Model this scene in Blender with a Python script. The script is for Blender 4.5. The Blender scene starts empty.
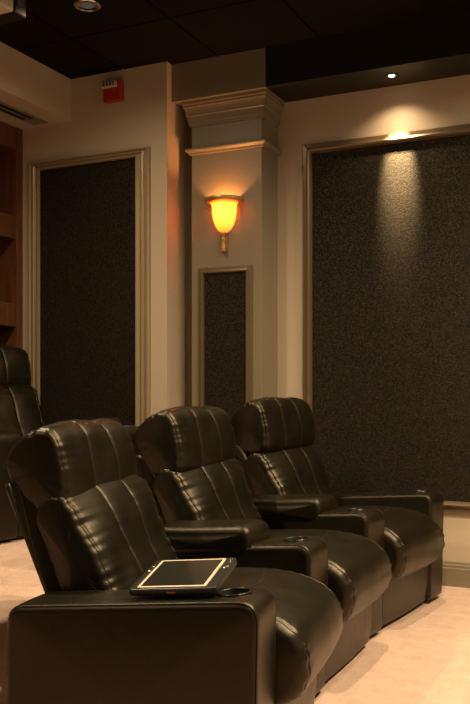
import bpy, bmesh, math, random
from mathutils import Vector, Matrix, noise
random.seed(4)
S = bpy.context.scene
C = S.collection
PI = math.pi

# ------------------------------------------------------------------ materials
def new_mat(name):
    m = bpy.data.materials.new(name); m.use_nodes = True
    nt = m.node_tree; b = nt.nodes['Principled BSDF']
    return m, nt, b
def ramp(nt, fac, stops):
    r = nt.nodes.new('ShaderNodeValToRGB')
    els = r.color_ramp.elements
    while len(els) < len(stops): els.new(0.5)
    for e, (p, c) in zip(els, stops): e.position = p; e.color = (*c, 1)
    nt.links.new(fac, r.inputs['Fac']); return r
def coords(nt, scale=(1, 1, 1), kind='Object'):
    t = nt.nodes.new('ShaderNodeTexCoord'); mp = nt.nodes.new('ShaderNodeMapping')
    mp.inputs['Scale'].default_value = scale
    nt.links.new(t.outputs[kind], mp.inputs['Vector']); return mp.outputs['Vector']
def ntex(nt, vec, scale, detail=3, rough=.5):
    n = nt.nodes.new('ShaderNodeTexNoise')
    n.inputs['Scale'].default_value = scale; n.inputs['Detail'].default_value = detail
    n.inputs['Roughness'].default_value = rough
    nt.links.new(vec, n.inputs['Vector']); return n
def bump(nt, b, height, strength, dist):
    u = nt.nodes.new('ShaderNodeBump')
    u.inputs['Strength'].default_value = strength; u.inputs['Distance'].default_value = dist
    nt.links.new(height, u.inputs['Height']); nt.links.new(u.outputs['Normal'], b.inputs['Normal']); return u

def plain(name, col, rough=.5, metal=0, nscale=0, nstr=.1, var=.08, spec=.5, ndist=.002):
    m, nt, b = new_mat(name)
    b.inputs['Base Color'].default_value = (*col, 1)
    b.inputs['Roughness'].default_value = rough; b.inputs['Metallic'].default_value = metal
    b.inputs['Specular IOR Level'].default_value = spec
    if nscale:
        n = ntex(nt, coords(nt), nscale)
        r = ramp(nt, n.outputs['Fac'], [(.3, [c*(1-var) for c in col]), (.7, [min(1, c*(1+var)) for c in col])])
        nt.links.new(r.outputs['Color'], b.inputs['Base Color'])
        bump(nt, b, n.outputs['Fac'], nstr, ndist)
    return m

def leather():
    m, nt, b = new_mat('dark_brown_leather')
    v = coords(nt)
    n = ntex(nt, v, 9, 3)
    r = ramp(nt, n.outputs['Fac'], [(.3, (.0040, .0031, .0013)), (.7, (.0068, .0053, .0022))])
    nt.links.new(r.outputs['Color'], b.inputs['Base Color'])
    rr = ramp(nt, n.outputs['Fac'], [(.2, (.35,)*3), (.8, (.43,)*3)])
    nt.links.new(rr.outputs['Color'], b.inputs['Roughness'])
    vo = nt.nodes.new('ShaderNodeTexVoronoi'); vo.inputs['Scale'].default_value = 420
    nt.links.new(v, vo.inputs['Vector'])
    n2 = ntex(nt, v, 16, 4, .6)
    b1 = bump(nt, b, vo.outputs['Distance'], .12, .0006)
    b2 = nt.nodes.new('ShaderNodeBump'); b2.inputs['Strength'].default_value = .22; b2.inputs['Distance'].default_value = .006
    nt.links.new(n2.outputs['Fac'], b2.inputs['Height']); nt.links.new(b2.outputs['Normal'], b1.inputs['Normal'])
    b.inputs['Specular IOR Level'].default_value = .45; b.inputs['Specular Tint'].default_value = (1, .86, .62, 1)
    return m

def carpet():
    m, nt, b = new_mat('tan_carpet')
    v = coords(nt)
    n = ntex(nt, v, 260, 2); n2 = ntex(nt, v, 14, 4, .65)
    mx = nt.nodes.new('ShaderNodeMix'); mx.data_type = 'FLOAT'; mx.inputs[0].default_value = .45
    nt.links.new(n.outputs['Fac'], mx.inputs[2]); nt.links.new(n2.outputs['Fac'], mx.inputs[3])
    r = ramp(nt, mx.outputs[0], [(.32, (.52, .36, .27)), (.68, (.74, .54, .425))])
    nt.links.new(r.outputs['Color'], b.inputs['Base Color'])
    b.inputs['Roughness'].default_value = .95; b.inputs['Specular IOR Level'].default_value = .1
    bump(nt, b, n.outputs['Fac'], .8, .006)
    return m

def fabric():
    m, nt, b = new_mat('dark_brocade_fabric')
    v = coords(nt)
    vo = nt.nodes.new('ShaderNodeTexVoronoi'); vo.inputs['Scale'].default_value = 125; vo.feature = 'F1'
    n = ntex(nt, v, 45, 3, .6)
    w = nt.nodes.new('ShaderNodeMix'); w.data_type = 'RGBA'; w.inputs[0].default_value = .03
    nt.links.new(v, w.inputs[6]); nt.links.new(n.outputs['Color'], w.inputs[7])
    nt.links.new(w.outputs[2], vo.inputs['Vector'])
    r = ramp(nt, vo.outputs['Distance'], [(.26, (.034, .0215, .0062)), (.52, (.0050, .0038, .0017))])
    nt.links.new(r.outputs['Color'], b.inputs['Base Color'])
    rr = ramp(nt, vo.outputs['Distance'], [(.28, (.38,)*3), (.5, (.9,)*3)])
    nt.links.new(rr.outputs['Color'], b.inputs['Roughness'])
    b.inputs['Specular IOR Level'].default_value = .3
    bump(nt, b, vo.outputs['Distance'], .5, .002)
    return m

def wood():
    m, nt, b = new_mat('reddish_brown_wood')
    v = coords(nt, (6, 6, .7))
    n = ntex(nt, v, 6, 5, .6)
    r = ramp(nt, n.outputs['Fac'], [(.3, (.085, .030, .010)), (.7, (.16, .06, .020))])
    nt.links.new(r.outputs['Color'], b.inputs['Base Color'])
    b.inputs['Roughness'].default_value = .4
    return m

def alabaster():
    m, nt, b = new_mat('lit_alabaster_glass')
    v = coords(nt)
    n = ntex(nt, v, 16, 4, .65)
    r = ramp(nt, n.outputs['Fac'], [(.35, (1, .27, .04)), (.65, (1, .50, .13))])
    nt.links.new(r.outputs['Color'], b.inputs['Emission Color'])
    b.inputs['Base Color'].default_value = (.85, .55, .28, 1)
    b.inputs['Emission Strength'].default_value = .55
    b.inputs['Roughness'].default_value = .5
    tr = nt.nodes.new('ShaderNodeBsdfTranslucent'); tr.inputs['Color'].default_value = (.80, .45, .20, 1)
    mx = nt.nodes.new('ShaderNodeMixShader'); mx.inputs[0].default_value = .65
    out = nt.nodes['Material Output']
    nt.links.new(b.outputs[0], mx.inputs[1]); nt.links.new(tr.outputs[0], mx.inputs[2]); nt.links.new(mx.outputs[0], out.inputs[0])
    return m

def emit(name, col, s):
    m, nt, b = new_mat(name)
    b.inputs['Base Color'].default_value = (0, 0, 0, 1)
    b.inputs['Emission Color'].default_value = (*col, 1); b.inputs['Emission Strength'].default_value = s
    return m

M = dict(
    leather=leather(), carpet=carpet(), fabric=fabric(), wood=wood(), alabaster=alabaster(),
    seam=plain('leather_piping', (.024, .019, .010), .6, spec=.3),
    black_leather=plain('black_base_fabric', (.012, .010, .008), .7, nscale=60),
    wall=plain('beige_wall_paint', (.52, .425, .31), .6, nscale=90, nstr=.05, var=.03),
    darkwall=plain('dark_brown_wall_paint', (.07, .054, .034), .7, nscale=60),
    taupe=plain('taupe_trim_paint', (.215, .178, .118), .42, nscale=60, nstr=.03, var=.03),
    frame_lit=plain('bronze_frame_lit_tone', (.36, .275, .165), .32, metal=.25),  # bronze lightened: downlight falling on the left panel frame is in the colour
    frame=plain('satin_bronze_frame', (.18, .13, .072), .30, metal=.4),
    ceil=plain('dark_brown_ceiling_tile', (.0075, .006, .003), .9, spec=.1, nscale=150, nstr=.5, var=.3),
    groove=plain('black_ceiling_grid', (.004, .003, .002), .8),
    soffit=plain('dark_soffit_paint', (.005, .0045, .0022), .6, nscale=50, nstr=.03),
    brass=plain('aged_brass', (.55, .34, .13), .38, metal=.7, nscale=70, var=.15),
    chrome=plain('chrome', (.8, .78, .74), .15, metal=1),
    cup=plain('black_cup_plastic', (.006, .006, .006), .3),
    red=plain('red_plastic', (.42, .025, .014), .4),
    lensclear=plain('strobe_lens', (.75, .70, .62), .15, metal=.4),
    white=plain('off_white_plastic', (.62, .56, .50), .45),
    black=plain('black_plastic', (.012, .012, .013), .3),
    lens=plain('dark_lens_glass', (.10, .09, .10), .08),
    silver=plain('champagne_bezel', (.85, .72, .52), .4, metal=.3),
    screen=plain('glossy_screen', (.022, .021, .017), .12),
    orange=plain('orange_port_label', (.55, .20, .06), .5),
    bulb=emit('downlight_bulb', (1, .86, .62), 14),
    bulbdim=emit('dim_downlight_bulb', (1, .85, .65), .06),
    slot=plain('dark_air_slot', (.004, .003, .003), .8),
)

# ------------------------------------------------------------------ helpers
def link(name, me, mat, parent=None, smooth=False, kind=None):
    me.materials.clear(); me.materials.append(M[mat])
    for p in me.polygons: p.use_smooth = smooth
    o = bpy.data.objects.new(name, me); C.objects.link(o)
    if parent is not None: o.parent = parent
    if kind: o['kind'] = kind
    return o
def frombm(name, bm):
    bmesh.ops.recalc_face_normals(bm, faces=bm.faces)
    me = bpy.data.meshes.new(name); bm.to_mesh(me); bm.free(); return me
def box(bm, a, b, bev=0, seg=2):
    t = bmesh.new()
    bmesh.ops.create_cube(t, size=1)
    for v in t.verts:
        v.co = Vector([(a[i]+b[i])/2 + v.co[i]*(b[i]-a[i]) for i in range(3)])
    if bev: bmesh.ops.bevel(t, geom=list(t.edges), offset=bev, segments=seg, profile=.5, affect='EDGES')
    me = bpy.data.meshes.new('t'); t.to_mesh(me); t.free(); bm.from_mesh(me); bpy.data.meshes.remove(me)
def bx(name, a, b, mat, parent=None, bev=0, seg=2, kind=None, smooth=False):
    bm = bmesh.new(); box(bm, a, b, bev, seg)
    return link(name, frombm(name, bm), mat, parent, smooth, kind)
def thing(name, label, cat, loc=(0, 0, 0), rz=0, group=None):
    o = bpy.data.objects.new(name, None); C.objects.link(o)
    o.location = loc; o.rotation_euler = (0, 0, rz); o.empty_display_size = .1
    o['label'] = label; o['category'] = cat
    if group: o['group'] = group
    return o
def tag(o, label, cat, group=None):
    o['label'] = label; o['category'] = cat
    if group: o['group'] = group
    return o
def lathe(name, prof, n, mat, parent=None, a0=0, a1=2*PI, smooth=True, loc=(0, 0, 0), sy=1):
    bm = bmesh.new(); full = abs(a1-a0-2*PI) < 1e-6
    cols = n if full else n+1
    grid = []
    for i in range(cols):
        a = a0 + (a1-a0)*i/n
        grid.append([bm.verts.new((loc[0]+r*math.cos(a), loc[1]+r*math.sin(a)*sy, loc[2]+z)) for r, z in prof])
    for i in range(n if full else n):
        A = grid[i]; B = grid[(i+1) % cols]
        for j in range(len(prof)-1): bm.faces.new((A[j], B[j], B[j+1], A[j+1]))
    bmesh.ops.remove_doubles(bm, verts=bm.verts, dist=1e-5)
    return link(name, frombm(name, bm), mat, parent, smooth)
def tube(bm, pts, r, n=6):
    rings = []
    for i, p in enumerate(pts):
        p = Vector(p); q = Vector(pts[min(i+1, len(pts)-1)]); s = Vector(pts[max(i-1, 0)])
        d = (q-s).normalized(); u = d.orthogonal() if abs(d.y) > .9 else d.cross(Vector((0, 1, 0)))
        u.normalize(); w = d.cross(u)
        rings.append([bm.verts.new(p + r*(math.cos(2*PI*k/n)*u + math.sin(2*PI*k/n)*w)) for k in range(n)])
    for A, B in zip(rings, rings[1:]):
        for k in range(n): bm.faces.new((A[k], A[(k+1) % n], B[(k+1) % n], B[k]))
    bm.faces.new(rings[0]); bm.faces.new(rings[-1][::-1])

def resample(P, n):
    L = [0]
    for a, b in zip(P, P[1:]+P[:1]): L.append(L[-1]+math.dist(a, b))
    out = []; k = 0
    for i in range(n):
        s = L[-1]*i/n
        while L[k+1] < s: k += 1
        t = (s-L[k])/max(1e-9, L[k+1]-L[k]); a = P[k]; b = P[(k+1) % len(P)]
        out.append((a[0]+(b[0]-a[0])*t, a[1]+(b[1]-a[1])*t))
    return out
def spline(pts, n=140):
    P = []; m = len(pts)
    for i in range(m):
        p0, p1, p2, p3 = (Vector(pts[(i+k-1) % m]) for k in range(4))
        for j in range(24):
            t = j/24
            P.append(tuple(.5*((2*p1)+(p2-p0)*t+(2*p0-5*p1+4*p2-p3)*t*t+(3*p1-p0-3*p2+p3)*t**3)))
    return resample(P, n)
def rounded(pts, rad, n=140):
    P = []; m = len(pts)
    for i in range(m):
        p = Vector(pts[i]); a = (Vector(pts[i-1])-p); b = (Vector(pts[(i+1) % m])-p); r = rad[i]
        if r <= 0: P.append(tuple(p)); continue
        s = p+a.normalized()*r; e = p+b.normalized()*r
        for j in range(9):
            t = j/8; P.append(tuple(s*(1-t)**2+2*p*t*(1-t)+e*t*t))
    return resample(P, n)

def puff(prof, hw, r, bulge=0, seams=(), ruf_y=None, sdepth=.006, wrk=0, seed=0, nflat=36, ruffle=0, rufzone=None, ycol=None):
    """cushion: closed profile in x-z swept along y, rounded ends, bulging middle, seam grooves and puckers.
    returns mesh and function surf(i, y)."""
    n = len(prof)
    area = sum(prof[i][0]*prof[(i+1) % n][1]-prof[(i+1) % n][0]*prof[i][1] for i in range(n))
    if area < 0: prof = prof[::-1]
    N = []
    for i in range(n):
        a = Vector(prof[(i-2) % n]); b = Vector(prof[(i+2) % n]); d = (b-a).normalized(); N.append((d.y, -d.x))
    cx = sum(p[0] for p in prof)/n; cz = sum(p[1] for p in prof)/n
    ys = set(round(-(hw-r)+2*(hw-r)*k/nflat, 5) for k in range(nflat+1))
    for s in seams:
        for d in (-.012, -.008, -.005, -.0025, 0, .0025, .005, .008, .012): ys.add(round(s+d, 5))
    for k in range(1, 8):
        a = PI/2*k/7; yy = hw-r+r*math.sin(a)
        ys.add(round(yy, 5)); ys.add(round(-yy, 5))
    ys = sorted(y for y in ys if abs(y) <= hw+1e-6)
    def off(i, y):
        ay = abs(y); ins = 0
        if ay > hw-r:
            q = min(1, (ay-(hw-r))/r); ins = r*(1-math.sqrt(max(0, 1-q*q)))
        d = bulge*(1-(y/hw)**2)-ins
        px, pz = prof[i]
        for k, s in enumerate(seams):
            e = abs(y-s)
            d -= (1 if abs(s) > .2 else .4)*sdepth*math.exp(-(e/.006)**2)
            if wrk:
                g_ = 1 if abs(s) > .2 else .25
                w = g_*noise.noise(Vector((px*52+seed+k*7, pz*52, seed*1.7+k)))*math.exp(-e/.055)
                w += g_*.22*noise.noise(Vector((px*70+seed, pz*70, y*9+k*3.1)))*math.exp(-e/.03)
                d += wrk*w
        if wrk:
            d += wrk*1.6*noise.noise(Vector((px*6+seed, y*7+seed, pz*6)))
        if len(seams) > 2:
            for a, b in zip(seams, seams[1:]):
                if a < y < b:
                    q = (y-a)/(b-a); d += .005*(1-(2*q-1)**4)**.8
            if wrk: d += wrk*.9*noise.noise(Vector(((px+pz*.4)*17+seed, y*5-pz*6, seed)))
        if ruffle:
            z = 1 if rufzone is None else max(0, min(1, (px-rufzone[0])/(rufzone[1]-rufzone[0])))
            e = ay-ruf_y; e = -e*1.0 if e < 0 else e*.8
            d += z*ruffle*math.exp(-(e/.016)**1.5)*(math.sin(i/n*2*PI*46+seed+3*noise.noise(Vector((px*20, pz*20, 1))))+.7*noise.noise(Vector((px*40, pz*40, seed))))
        return d
    bm = bmesh.new(); cols = []
    for y in ys:
        cols.append([bm.verts.new((prof[i][0]+N[i][0]*off(i, y), y, prof[i][1]+N[i][1]*off(i, y))) for i in range(n)])
    for A, B in zip(cols, cols[1:]):
        for i in range(n): bm.faces.new((A[i], B[i], B[(i+1) % n], A[(i+1) % n]))
    for col, sg in ((cols[0], -1), (cols[-1], 1)):
        prev = col
        for k in (.75, .5, .25):
            ring = [bm.verts.new((cx+(v.co.x-cx)*k, v.co.y+sg*.012*(1-k*k), cz+(v.co.z-cz)*k)) for v in col]
            for i in range(n):
                f = (prev[i], prev[(i+1) % n], ring[(i+1) % n], ring[i])
                bm.faces.new(f)
            prev = ring
        c = bm.verts.new((cx, col[0].co.y+sg*.013, cz))
        for i in range(n): bm.faces.new((prev[i], prev[(i+1) % n], c))
    def surf(i, y, lift=0):
        i %= n; d = off(i, y)+lift
        return (prof[i][0]+N[i][0]*d, y, prof[i][1]+N[i][1]*d)
    surf.prof = prof; surf.n = n
    return frombm('cushion', bm), surf
def seam_line(surf, y, r=.0005, cond=lambda x, z: True, lift=.0010):
    bm = bmesh.new(); run = []
    idx = [i for i in range(surf.n) if cond(*surf.prof[i])]
    # order as one contiguous run
    st = next((k for k in idx if (k-1) % surf.n not in idx), idx[0])
    k = st
    while (k % surf.n) in idx and len(run) < len(idx):
        run.append(surf(k, y, lift)); k += 1
    tube(bm, run, r, 5)
    return frombm('seam', bm)

# ------------------------------------------------------------------ room shell
ZC = 2.957
YW = 4.71; YP = 4.478; YB = 4.41; YL = 4.355
def struct(name, a, b, mat, **k): return bx(name, a, b, mat, kind='structure', **k)
struct('floor', (-4.2, -1.5, -.1), (3.2, 4.9, 0), 'carpet')
struct('floor_riser', (-3.9, -1.5, 0), (-1.905, YL, .31), 'carpet', bev=.02, seg=3, smooth=True)
struct('floor_step', (-1.905, 1.0, 0), (-1.765, 2.09, .168), 'carpet', bev=.035, seg=4, smooth=True)
struct('wall_far', (-2.515, YW, 0), (3.2, YW+.15, 3.05), 'wall')
struct('wall_far_return', (-4.1, YL, 0), (-2.515, YW+.15, 3.05), 'wall')
struct('wall_near', (-4.15, -1.65, 0), (3.2, -1.5, 3.05), 'darkwall')
struct('wall_left', (-4.15, -1.5, 0), (-3.93, YL, 3.05), 'wall')
# dark tiled ceiling, tiles hang just below a black grid plane
bm = bmesh.new()
box(bm, (-4.1, -1.5, ZC+.012), (3.2, YW, ZC+.1))
o = link('ceiling', frombm('ceiling', bm), 'groove', kind='structure')
bm = bmesh.new()
xs = [-2.807-.61*3+.607*i for i in range(-0, 13)]; ysn = [4.455-.609*j for j in range(0, 11)]
for x in xs:
    for y in ysn:
        box(bm, (max(-4.1, x)+.006, y-.603, ZC), (x+.601, min(y-.006, YW), ZC+.012))
link('ceiling_tiles', frombm('ceiling_tiles', bm), 'ceil', kind='structure')
struct('ceiling_soffit', (-1.919, YB+.004, 2.74), (3.2, YW, ZC-.001), 'soffit')
bm = bmesh.new()
box(bm, (-2.514, YB, 2.737), (-1.917, YW, ZC-.001)); link('ceiling_bulkhead', frombm('b', bm), 'taupe', kind='structure')
struct('ceiling_beam', (-3.93, -1.5, 2.698), (-3.19, YL, ZC-.001), 'wall')

# wall base and rail on the far wall, right of pilaster
def mould(name, X0, X1, prof, mat, bevx=0, **k):
    bm = bmesh.new(); A = [bm.verts.new((X0, y, z)) for y, z in prof]; B = [bm.verts.new((X1, y, z)) for y, z in prof]
    n = len(prof)
    for i in range(n-1): bm.faces.new((A[i], B[i], B[i+1], A[i+1]))
    bm.faces.new(A); bm.faces.new(B[::-1])
    return link(name, frombm(name, bm), mat, **k)
mould('baseboard_far', -1.966, 3.2, [(YW, 0), (YW-.022, 0), (YW-.022, .095), (YW-.015, .10), (YW-.015, .112), (YW-.008, .118), (YW-.006, .128), (YW, .13)], 'taupe', kind='structure')

# ------------------------------------------------------------------ framed acoustic panels
def frame_mesh(x0, x1, z0, z1, prof, Y, kz=1):
    """mitred frame; prof = list of (inset from the outer edge, height off the wall)"""
    bm = bmesh.new(); rows = []
    for d, h in prof:
        rows.append([bm.verts.new(p) for p in ((x0+d, Y-h, z0+d*kz), (x1-d, Y-h, z0+d*kz), (x1-d, Y-h, z1-d*kz), (x0+d, Y-h, z1-d*kz))])
    for A, B in zip(rows, rows[1:]):
        for i in range(4): bm.faces.new((A[i], A[(i+1) % 4], B[(i+1) % 4], B[i]))
    return frombm('frame', bm)
def panel(label, x0, x1, z0, z1, Y, prof, fw, group=None, fmat='frame', kz=1):
    cx = (x0+x1)/2
    t = thing('acoustic_panel', label, 'wall panel', (cx, Y, z0), group=group)
    link('frame', frame_mesh(x0-cx, x1-cx, 0, z1-z0, prof, -.001, kz), fmat, t)
    bx('fabric', (x0-cx+fw*.9, -.016, fw*.9*kz), (x1-cx-fw*.9, -.001, z1-z0-fw*.9*kz), 'fabric', t)
    return t
slim = [(0, 0), (0, .020), (.004, .026), (.022, .028), (.026, .040), (.034, .044), (.042, .040), (.046, .030), (.050, .012)]
wide = [(0, 0), (0, .022), (.006, .030), (.016, .030), (.022, .020), (.030, .018), (.036, .026), (.046, .030), (.054, .022), (.062, .018), (.070, .024), (.078, .034), (.086, .034), (.092, .012)]
panel('large wall panel of dark brown patterned fabric lit by the small downlight', -1.802, .75, .40, 2.471, YW, [(d*1.15, h) for d, h in slim], .0575)
panel('tall dark fabric wall panel with wide fluted frame below the red alarm', -3.505, -2.622, .75, 2.472, YL, wide, .092, kz=.6, fmat='frame_lit')

# ------------------------------------------------------------------ pilaster
X0, X1 = -2.418, -1.967; YI = YW
t = thing('pilaster', 'taupe pilaster with stepped crown carrying the glowing wall light', 'pilaster', (X0/2+X1/2, YP, 0))
cx = (X0+X1)/2
def loc(a): return (a[0]-cx, a[1]-YP, a[2])
bx('shaft', loc((X0, YP, 0)), loc((X1, YW-.001, 2.60)), 'taupe', t, bev=.003)
def wrap(name, prof, mat, par):
    """moulding returned round three sides; prof = (projection, z)"""
    bm = bmesh.new(); rows = []
    for d, z in prof:
        rows.append([bm.verts.new(loc(p)) for p in ((X0-d, YW-.002, z), (X0-d, YP-d, z), (X1+d, YP-d, z), (X1+d, YW-.002, z))])
    for A, B in zip(rows, rows[1:]):
        for i in range(3): bm.faces.new((A[i], A[i+1], B[i+1], B[i]))
    bm.faces.new(rows[0]); bm.faces.new(rows[-1])
    return link(name, frombm(name, bm), mat, par)
wrap('crown', [(0, 2.590), (.006, 2.592), (.008, 2.604), (.014, 2.608), (.014, 2.618), (.018, 2.634), (.020, 2.650), (.026, 2.654), (.026, 2.668), (.029, 2.684), (.034, 2.698), (.038, 2.704), (.038, 2.714), (.042, 2.720), (.042, 2.7365)], 'taupe', t)
wrap('neck_moulding', [(0, 2.428), (.012, 2.430), (.014, 2.440), (.024, 2.446), (.030, 2.452), (.030, 2.460), (.022, 2.466), (0, 2.470)], 'taupe', t)
wrap('plinth', [(0, .16), (.010, .155), (.022, .14), (.022, .001), (0, .0005)], 'taupe', t)
fr = link('inset_frame', frame_mesh(-2.366-cx, -2.026-cx, .52, 1.762, [(d*.75, h*.6) for d, h in slim], -.001), 'frame', t)
bx('inset_fabric', loc((-2.335, YP-.010, .555)), loc((-2.057, YP-.0005, 1.73)), 'fabric', t)

# ------------------------------------------------------------------ sconce
sx, sz = -2.200, 1.843
t = thing('wall_sconce', 'glowing amber alabaster wall light with brass rim and finial on pilaster', 'wall light', (sx, YP, sz))
HP = (PI, 2*PI)
lathe('shade', [(.012, .112), (.022, .118), (.040, .132), (.055, .155), (.066, .185), (.072, .22), (.074, .25), (.078, .275), (.090, .298), (.086, .298), (.073, .275), (.069, .25), (.066, .22), (.058, .185), (.045, .155), (.02, .13), (.001, .125)], 28, 'alabaster', t, *HP)
lathe('rim', [(.088, .286), (.104, .284), (.112, .288), (.118, .297), (.119, .307), (.114, .312), (.104, .312), (.086, .308), (.088, .286)], 36, 'brass', t, *HP)
lathe('finial', [(0, .118), (.012, .117), (.020, .112), (.022, .106), (.012, .098), (.007, .092), (.010, .082), (.015, .078), (.013, .070), (.011, .064), (.015, .030), (.016, .010), (.012, .002), (0, 0)], 18, 'brass', t, loc=(0, -.022, 0))
bx('back_plate', (-.018, -.012, .01), (.018, -.001, .30), 'brass', t, bev=.003)

# ------------------------------------------------------------------ fire alarm
t = thing('fire_alarm', 'red fire alarm strobe mounted high on the beige wall', 'fire alarm', (-2.868, YL, 2.765))
bx('body', (-.062, -.042, 0), (.062, -.001, .124), 'red', t, bev=.008, seg=3)
s = bx('strobe', (-.056, -.068, .078), (.040, -.040, .112), 'lensclear', t, bev=.006)
bm = bmesh.new()
for k in range(4): box(bm, (-.040+k*.022, -.0705, .083), (-.033+k*.022, -.0675, .107))
link('strobe_bar', frombm('b', bm), 'black', s)
bm = bmesh.new()
for k in range(5): box(bm, (-.040, -.0435, .018+k*.009), (.040, -.0415, .022+k*.009))
link('sounder_grille', frombm('g', bm), 'red', t)

# ------------------------------------------------------------------ downlights
def downlight(label, x, y, z, bulbmat, r=.036):
    t = thing('downlight', label, 'ceiling light', (x, y, z), group='recessed ceiling downlights')
    lathe('trim_ring', [(r+.012, 0), (r+.011, -.004), (r+.004, -.006), (r, -.004), (r-.002, 0)], 28, 'soffit' if z < 2.8 else 'chrome', t)
    lathe('reflector', [(r, -.003), (r*.8, -.001), (r*.62, -.0005)], 28, 'chrome', t)
    lathe('bulb', [(0, -.006), (r*.3, -.0055), (r*.55, -.003), (r*.6, -.0005)], 20, bulbmat, t)
    return t
downlight('small lit downlight in the dark soffit above the large panel', -1.237, 4.545, 2.739, 'bulb', .026)
downlight('chrome recessed downlight in the dark tiled ceiling at upper left', -2.499, 3.545, ZC-.001, 'bulbdim', .055)

# ------------------------------------------------------------------ projector
t = thing('projector', 'white and black projector hanging below the ceiling in the top left corner', 'projector', (-2.844, 3.06, 2.83))
bx('body', (-.16, -.25, 0), (.16, .16, .115), 'white', t, bev=.012, seg=3)
bx('front_housing', (-.15, .155, -.002), (.165, .245, .11), 'black', t, bev=.01, seg=3)
bx('lens_window', (.160, .175, .045), (.170, .225, .095), 'lens', t, bev=.003)
lathe('ceiling_mount', [(.03, .11), (.02, .115), (.02, .120), (.06, .122), (.06, .1255)], 20, 'black', t, loc=(0, -.05, 0))

# ------------------------------------------------------------------ bookcase and air grille
XB = -3.56
t = thing('bookcase', 'reddish brown built-in wooden bookcase under the beam at left edge', 'bookcase', (-3.75, 3.4, .31))
def cb(name, a, b, par=t, bev=.003): return bx(name, (a[0]+3.75, a[1]-3.4, a[2]-.31), (b[0]+3.75, b[1]-3.4, b[2]-.31), 'wood', par, bev=bev)
cb('back_panel', (-3.92, 1.9, .32), (-3.90, 4.35, 2.69))
cb('side_panel', (-3.90, 4.296, .315), (XB, 4.352, 2.694)); cb('side_panel', (-3.90, 1.9, .315), (XB, 1.95, 2.694))
cb('side_panel', (-3.90, 3.05, .315), (XB-.01, 3.10, 2.56))
cb('top_rail', (-3.90, 1.95, 2.555), (XB-.005, 4.296, 2.690))
for z in (.31+.06, .90, 1.446, 1.995): cb('shelf', (-3.90, 1.95, z), (XB-.03, 4.296, z+(.07 if z < 1 else .055)), bev=.004); cb('shelf_lip', (XB-.035, 1.95, z-.0), (XB-.008, 4.296, z+(.10 if z < 1 else .145)), bev=.006)
t = thing('air_grille', 'linear slot air grille under the beige beam at upper left', 'air vent', (-3.38, 3.0, 2.698))
bx('grille_frame', (-.055, -1.2, -.008), (.055, 1.30, -.001), 'taupe', t, bev=.002)
for x in (-.026, .026): bx('slot', (x-.014, -1.18, -.0095), (x+.014, 1.18, -.0075), 'slot', t)

# ------------------------------------------------------------------ recliners
HW = .29; AW = .19
# profiles in local x (forward), z ; x=0 is the front of the arms
head_prof = spline([(-.705, .742), (-.668, .750), (-.653, .790), (-.662, .880), (-.684, .952), (-.714, .982), (-.755, .982), (-.810, .952), (-.842, .905), (-.836, .850), (-.806, .778), (-.775, .748), (-.740, .741)], 150)
back_prof = spline([(-.480, .440), (-.495, .50), (-.540, .60), (-.590, .70), (-.625, .748), (-.660, .764), (-.700, .750), (-.722, .69), (-.680, .58), (-.632, .46), (-.600, .40), (-.53, .395)], 150)
seat_prof = spline([(-.60, .40), (-.50, .445), (-.36, .462), (-.20, .472), (-.06, .462), (.030, .425), (.072, .368), (.078, .308), (.052, .252), (.000, .222), (-.05, .240), (-.10, .29), (-.30, .31), (-.55, .32), (-.61, .35)], 190)
shell_prof = rounded([(-.62, .08), (-.57, .08), (-.60, .44), (-.730, .77), (-.77, .808), (-.815, .808), (-.838, .78), (-.685, .44)], [.01, .01, .05, .05, .02, .03, .02, .05], 120)
arm_prof = rounded([(-.695, .02), (-.005, .02), (.006, .548), (-.695, .484)], [.03, .012, .060, .045], 150)
SE = (-.252, -.082, .082, .252)
hm, hs = puff(head_prof, HW-.018, .022, .013, (-.250, -.080, .080, .250), sdepth=.0030, wrk=.0060, seed=3)
bmn, bs = puff(back_prof, HW-.010, .022, .018, SE, sdepth=.0030, wrk=.0080, seed=9)
sm, ss = puff(seat_prof, HW-.003, .034, .014, (-.252, .252), sdepth=.005, wrk=.003, seed=5, ruffle=.0045, rufzone=(.015, .07), ruf_y=.252)
shm, _ = puff(shell_prof, HW-.014, .024, 0)
armm, as_ = puff(arm_prof, AW/2, .020, .003)
pad_prof = rounded([(-.60, .482), (-.235, .512), (-.215, .552), (-.59, .545)], [.015, .012, .02, .02], 90)
padm, ps = puff(rounded([(-.615, .445), (-.245, .478), (-.212, .520), (-.225, .590), (-.60, .562)], [.02, .02, .03, .034, .03], 110), AW/2+.005, .026, .006, wrk=.002, seed=2)
def front(x, z): return True
head_front = [i for i, p in enumerate(hs.prof)]
hc = (-.745, .865)
def cond_head(x, z): return (x-hc[0])*.94+(z-hc[1])*.34 > -.02
def cond_back(x, z): return x*.9+z*.4 > -.603*.9+.60*.4+.012 and z > .42
def cond_seat(x, z): return z > .43 or x > .0
seam_head = [seam_line(hs, y, cond=cond_head) for y in (-.080, .080)]
seam_back = [seam_line(bs, y, cond=cond_back) for y in SE[1:3]]
seam_seat = [seam_line(ss, y, cond=cond_seat) for y in (-.232, .232)]
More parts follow.
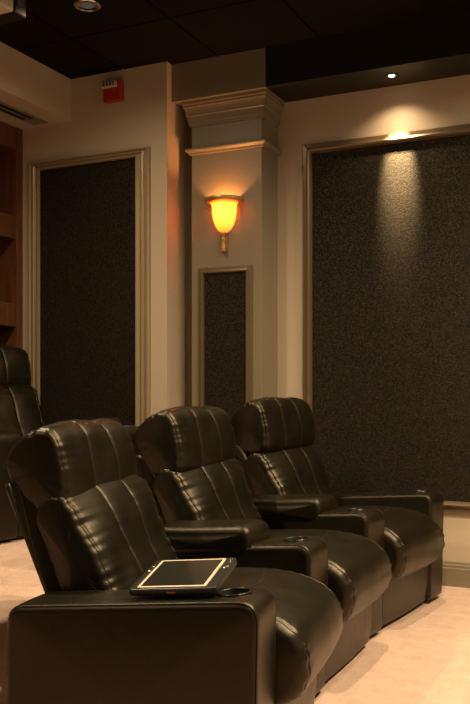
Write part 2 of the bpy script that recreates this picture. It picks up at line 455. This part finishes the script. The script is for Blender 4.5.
# cross seam running over the seat
def arc_seam():
    bm = bmesh.new(); pts = []
    for k in range(33):
        y = -.225+.45*k/32
        xt = -.12+.05*math.cos(y/.225*PI/2)*1.0-.06
        i = min((j for j in range(ss.n) if ss.prof[j][1] > .43), key=lambda j: abs(ss.prof[j][0]-xt))
        pts.append(ss(i, y, .0006))
    for it in range(2): pts = [pts[0]]+[tuple((Vector(a)+2*Vector(b)+Vector(c))/4) for a, b, c in zip(pts, pts[1:], pts[2:])]+[pts[-1]]
    tube(bm, pts, .0011, 5); return frombm('seam', bm)
seam_arc = arc_seam()
def arm_seam(side, inset=.0):
    y = side*(AW/2-.008); bm = bmesh.new(); pts = []
    idx = [i for i in range(as_.n) if not (as_.prof[i][1] < .06 or as_.prof[i][0] < -.66)]
    st = next(k for k in idx if (k-1) % as_.n not in idx); k = st
    while (k % as_.n) in idx and len(pts) < len(idx): pts.append(as_(k, y, .0020)); k += 1
    tube(bm, pts, .0013, 5); return frombm('seam', bm)
seam_arm = [arm_seam(-1), arm_seam(1)]
# cup hole cut through the top of the arm
CUP = (-.085, .002)
def cut_arm():
    a = bpy.data.objects.new('a', armm); C.objects.link(a)
    bm = bmesh.new(); bmesh.ops.create_cone(bm, cap_ends=True, segments=40, radius1=.041, radius2=.041, depth=.16)
    bmesh.ops.translate(bm, verts=bm.verts, vec=(CUP[0], CUP[1], .54))
    me = bpy.data.meshes.new('c'); bm.to_mesh(me); bm.free(); c = bpy.data.objects.new('c', me); C.objects.link(c)
    md = a.modifiers.new('b', 'BOOLEAN'); md.operation = 'DIFFERENCE'; md.object = c; md.solver = 'EXACT'
    dg = bpy.context.evaluated_depsgraph_get(); out = bpy.data.meshes.new_from_object(a.evaluated_get(dg))
    bpy.data.objects.remove(a); bpy.data.objects.remove(c); return out
arm_cut = cut_arm()
for p in arm_cut.polygons: p.use_smooth = True
top_z = .5415
foot_prof = rounded([(-.10, .022), (-.022, .022), (-.012, .10), (-.006, .29), (-.10, .29)], [.004, .008, .02, .004, .004], 80)
footm, _ = puff(foot_prof, HW-.004, .010, .004)

def recliner(label, loc, rz, arms, group='black leather recliners of the front row', pads=(True, True), dz=0, farx=0, hx=0):
    t = thing('recliner', label, 'recliner', loc, rz, group)
    link('back_shell', shm.copy(), 'leather', t, True)
    h = link('headrest', hm.copy(), 'leather', t, True)
    h.location = (.014+hx, 0, dz-.012)
    for s in seam_head: link('seam', s.copy(), 'seam', h, True)
    b = link('backrest', bmn.copy(), 'leather', t, True)
    for s in seam_back: link('seam', s.copy(), 'seam', b, True)
    c = link('seat', sm.copy(), 'leather', t, True)
    for s in [seam_arc]: link('seam', s.copy(), 'seam', c, True)
    link('footrest', footm.copy(), 'leather', t, True)
    bx('base', (-.57, -HW+.01, .0), (-.05, HW-.01, .30), 'black_leather', t, bev=.005)
    for side in arms:
        y = side*(HW+AW/2)
        a = link('armrest', arm_cut.copy(), 'leather', t, True); a.location = (farx if side > 0 else 0, y, 0)
        for s in seam_arm: link('seam', s.copy(), 'seam', a, True)
        k = lathe('cup_holder', [(.0440, -.002), (.0435, .0025), (.0415, .0035), (.0400, .001), (.039, -.06), (0, -.062)], 40, 'cup', a)
        k.location = (CUP[0], CUP[1], top_z+.003); k.rotation_euler = (0, -math.atan(.061/.67), 0)
        f = bx('glide', (-.60, -AW/2+.03, 0), (-.05, AW/2-.03, .03), 'black_leather', a)
        if pads[0 if side < 0 else 1]:
            p = link('arm_pad', padm.copy(), 'leather', a, True)
    return t
recliner('nearest dark leather recliner, with the tablet lying on its outer arm', (-.924, 2.387, 0), math.radians(8), (-1,), pads=(False, False), dz=-.026)
recliner('middle dark leather recliner in the row of three', (-1.012, 3.168, 0), 0, (-1,), hx=.022)
recliner('farthest dark leather recliner of the row, beside the large fabric panel', (-.995, 3.950, 0), math.radians(-7), (-1, 1), pads=(True, False), dz=.028, hx=.022)
recliner('dark leather recliner raised on the carpeted platform by the bookcase', (-2.71, 3.66, .31), math.radians(-14), (-1, 1), None, pads=(True, True), dz=.015, farx=.12)

# ------------------------------------------------------------------ tablet
t = thing('tablet_computer', 'tablet computer with dark screen and light bezel on the nearest armrest', 'tablet computer', (-1.097, 1.925, .534), 0)
t.rotation_euler = (math.radians(11), math.radians(-5.2), math.radians(8))
W2, D = .120, .205
def slab(name, poly, z0, z1, mat, par, bev=0):
    bm = bmesh.new(); A = [bm.verts.new((x, y, z0)) for x, y in poly]; B = [bm.verts.new((x, y, z1)) for x, y in poly]
    n = len(poly); bm.faces.new(A); bm.faces.new(B)
    for i in range(n): bm.faces.new((A[i], A[(i+1) % n], B[(i+1) % n], B[i]))
    bmesh.ops.recalc_face_normals(bm, faces=bm.faces)
    if bev: bmesh.ops.bevel(bm, geom=list(bm.edges), offset=bev, segments=3, profile=.5, affect='EDGES')
    return link(name, frombm(name, bm), mat, par)
def rr(x0, y0, x1, y1, r):
    P = []
    for cx_, cy_, a in ((x1-r, y1-r, 0), (x0+r, y1-r, 90), (x0+r, y0+r, 180), (x1-r, y0+r, 270)):
        for k in range(6): q = math.radians(a+18*k); P.append((cx_+r*math.cos(q), cy_+r*math.sin(q)))
    return P
slab('casing', rr(-W2, 0, W2, D, .012), .003, .022, 'black', t, .004)
slab('battery_pack', rr(-.10, .08, .10, .175, .008), -.012, .004, 'black', t, .003)
slab('bezel', rr(-.098, .010, .092, D-.010, .004), .0215, .0232, 'silver', t)
slab('screen', rr(-.090, .018, .084, D-.018, .002), .0225, .0240, 'screen', t)
slab('port_label', [(-.012, -.0008), (.012, -.0008), (.012, .001), (-.012, .001)], .009, .014, 'orange', t)
for (x, y, r) in ((.106, D*.68, .009), (.107, D*.84, .004), (.107, D*.93, .004), (-.109, D*.75, .004), (-.109, D*.6, .004), (-.108, D*.93, .003)):
    lathe('button', [(0, .0012), (r*.8, .0012), (r, 0)], 16, 'chrome', t, loc=(x, y, .0222))

# ------------------------------------------------------------------ lights
def spot(x, y, z, power, size, blend, col=(1, .76, .48), r=.04, tx=0, ty=0):
    l = bpy.data.lights.new('spot', 'SPOT'); l.energy = power; l.spot_size = math.radians(size); l.spot_blend = blend
    l.color = col; l.shadow_soft_size = r
    o = bpy.data.objects.new('spot_lamp', l); C.objects.link(o); o.location = (x, y, z); o.rotation_euler = (tx, ty, 0)
    return o
spot(-1.237, 4.545, 2.728, 18, 125, 1, (1, .72, .42), .012)
spot(.35, 4.545, 2.728, 45, 125, 1, (1, .72, .42), .012)
spot(-1.237, 4.545, 2.728, 700, 27, 1, (1, .72, .38), .020, tx=math.radians(19))
spot(-2.499, 3.545, ZC-.02, 34, 165, 1)
for x, y, p in ((-2.50, 2.32, 170), (-2.50, .50, 60), (-.69, 2.93, 170), (.53, 2.93, 380), (.53, 1.72, 130), (-.08, 3.84, 100)):
    spot(x, y, ZC-.02, p*1.0, 165, 1)
l = bpy.data.lights.new('sconce', 'POINT'); l.energy = 9; l.color = (1, .42, .13); l.shadow_soft_size = .02
o = bpy.data.objects.new('sconce_lamp', l); C.objects.link(o); o.location = (sx, YP-.040, sz+.240)

w = bpy.data.worlds.new('World'); S.world = w; w.use_nodes = True
w.node_tree.nodes['Background'].inputs[0].default_value = (1, .82, .54, 1)
w.node_tree.nodes['Background'].inputs[1].default_value = .27

# ------------------------------------------------------------------ camera
cam = bpy.data.cameras.new('cam'); co = bpy.data.objects.new('camera', cam); C.objects.link(co)
co.location = (0, 0, 1.07); co.rotation_euler = (PI/2, 0, math.radians(25.5))
cam.sensor_fit = 'VERTICAL'; cam.sensor_height = 36; cam.lens = 36*865/704; cam.shift_y = 35/704; cam.clip_start = .05
S.camera = co
S.view_settings.view_transform = 'Standard'; S.view_settings.look = 'None'; S.view_settings.gamma = 1
S.view_settings.use_curve_mapping = False; S.view_settings.exposure = 0
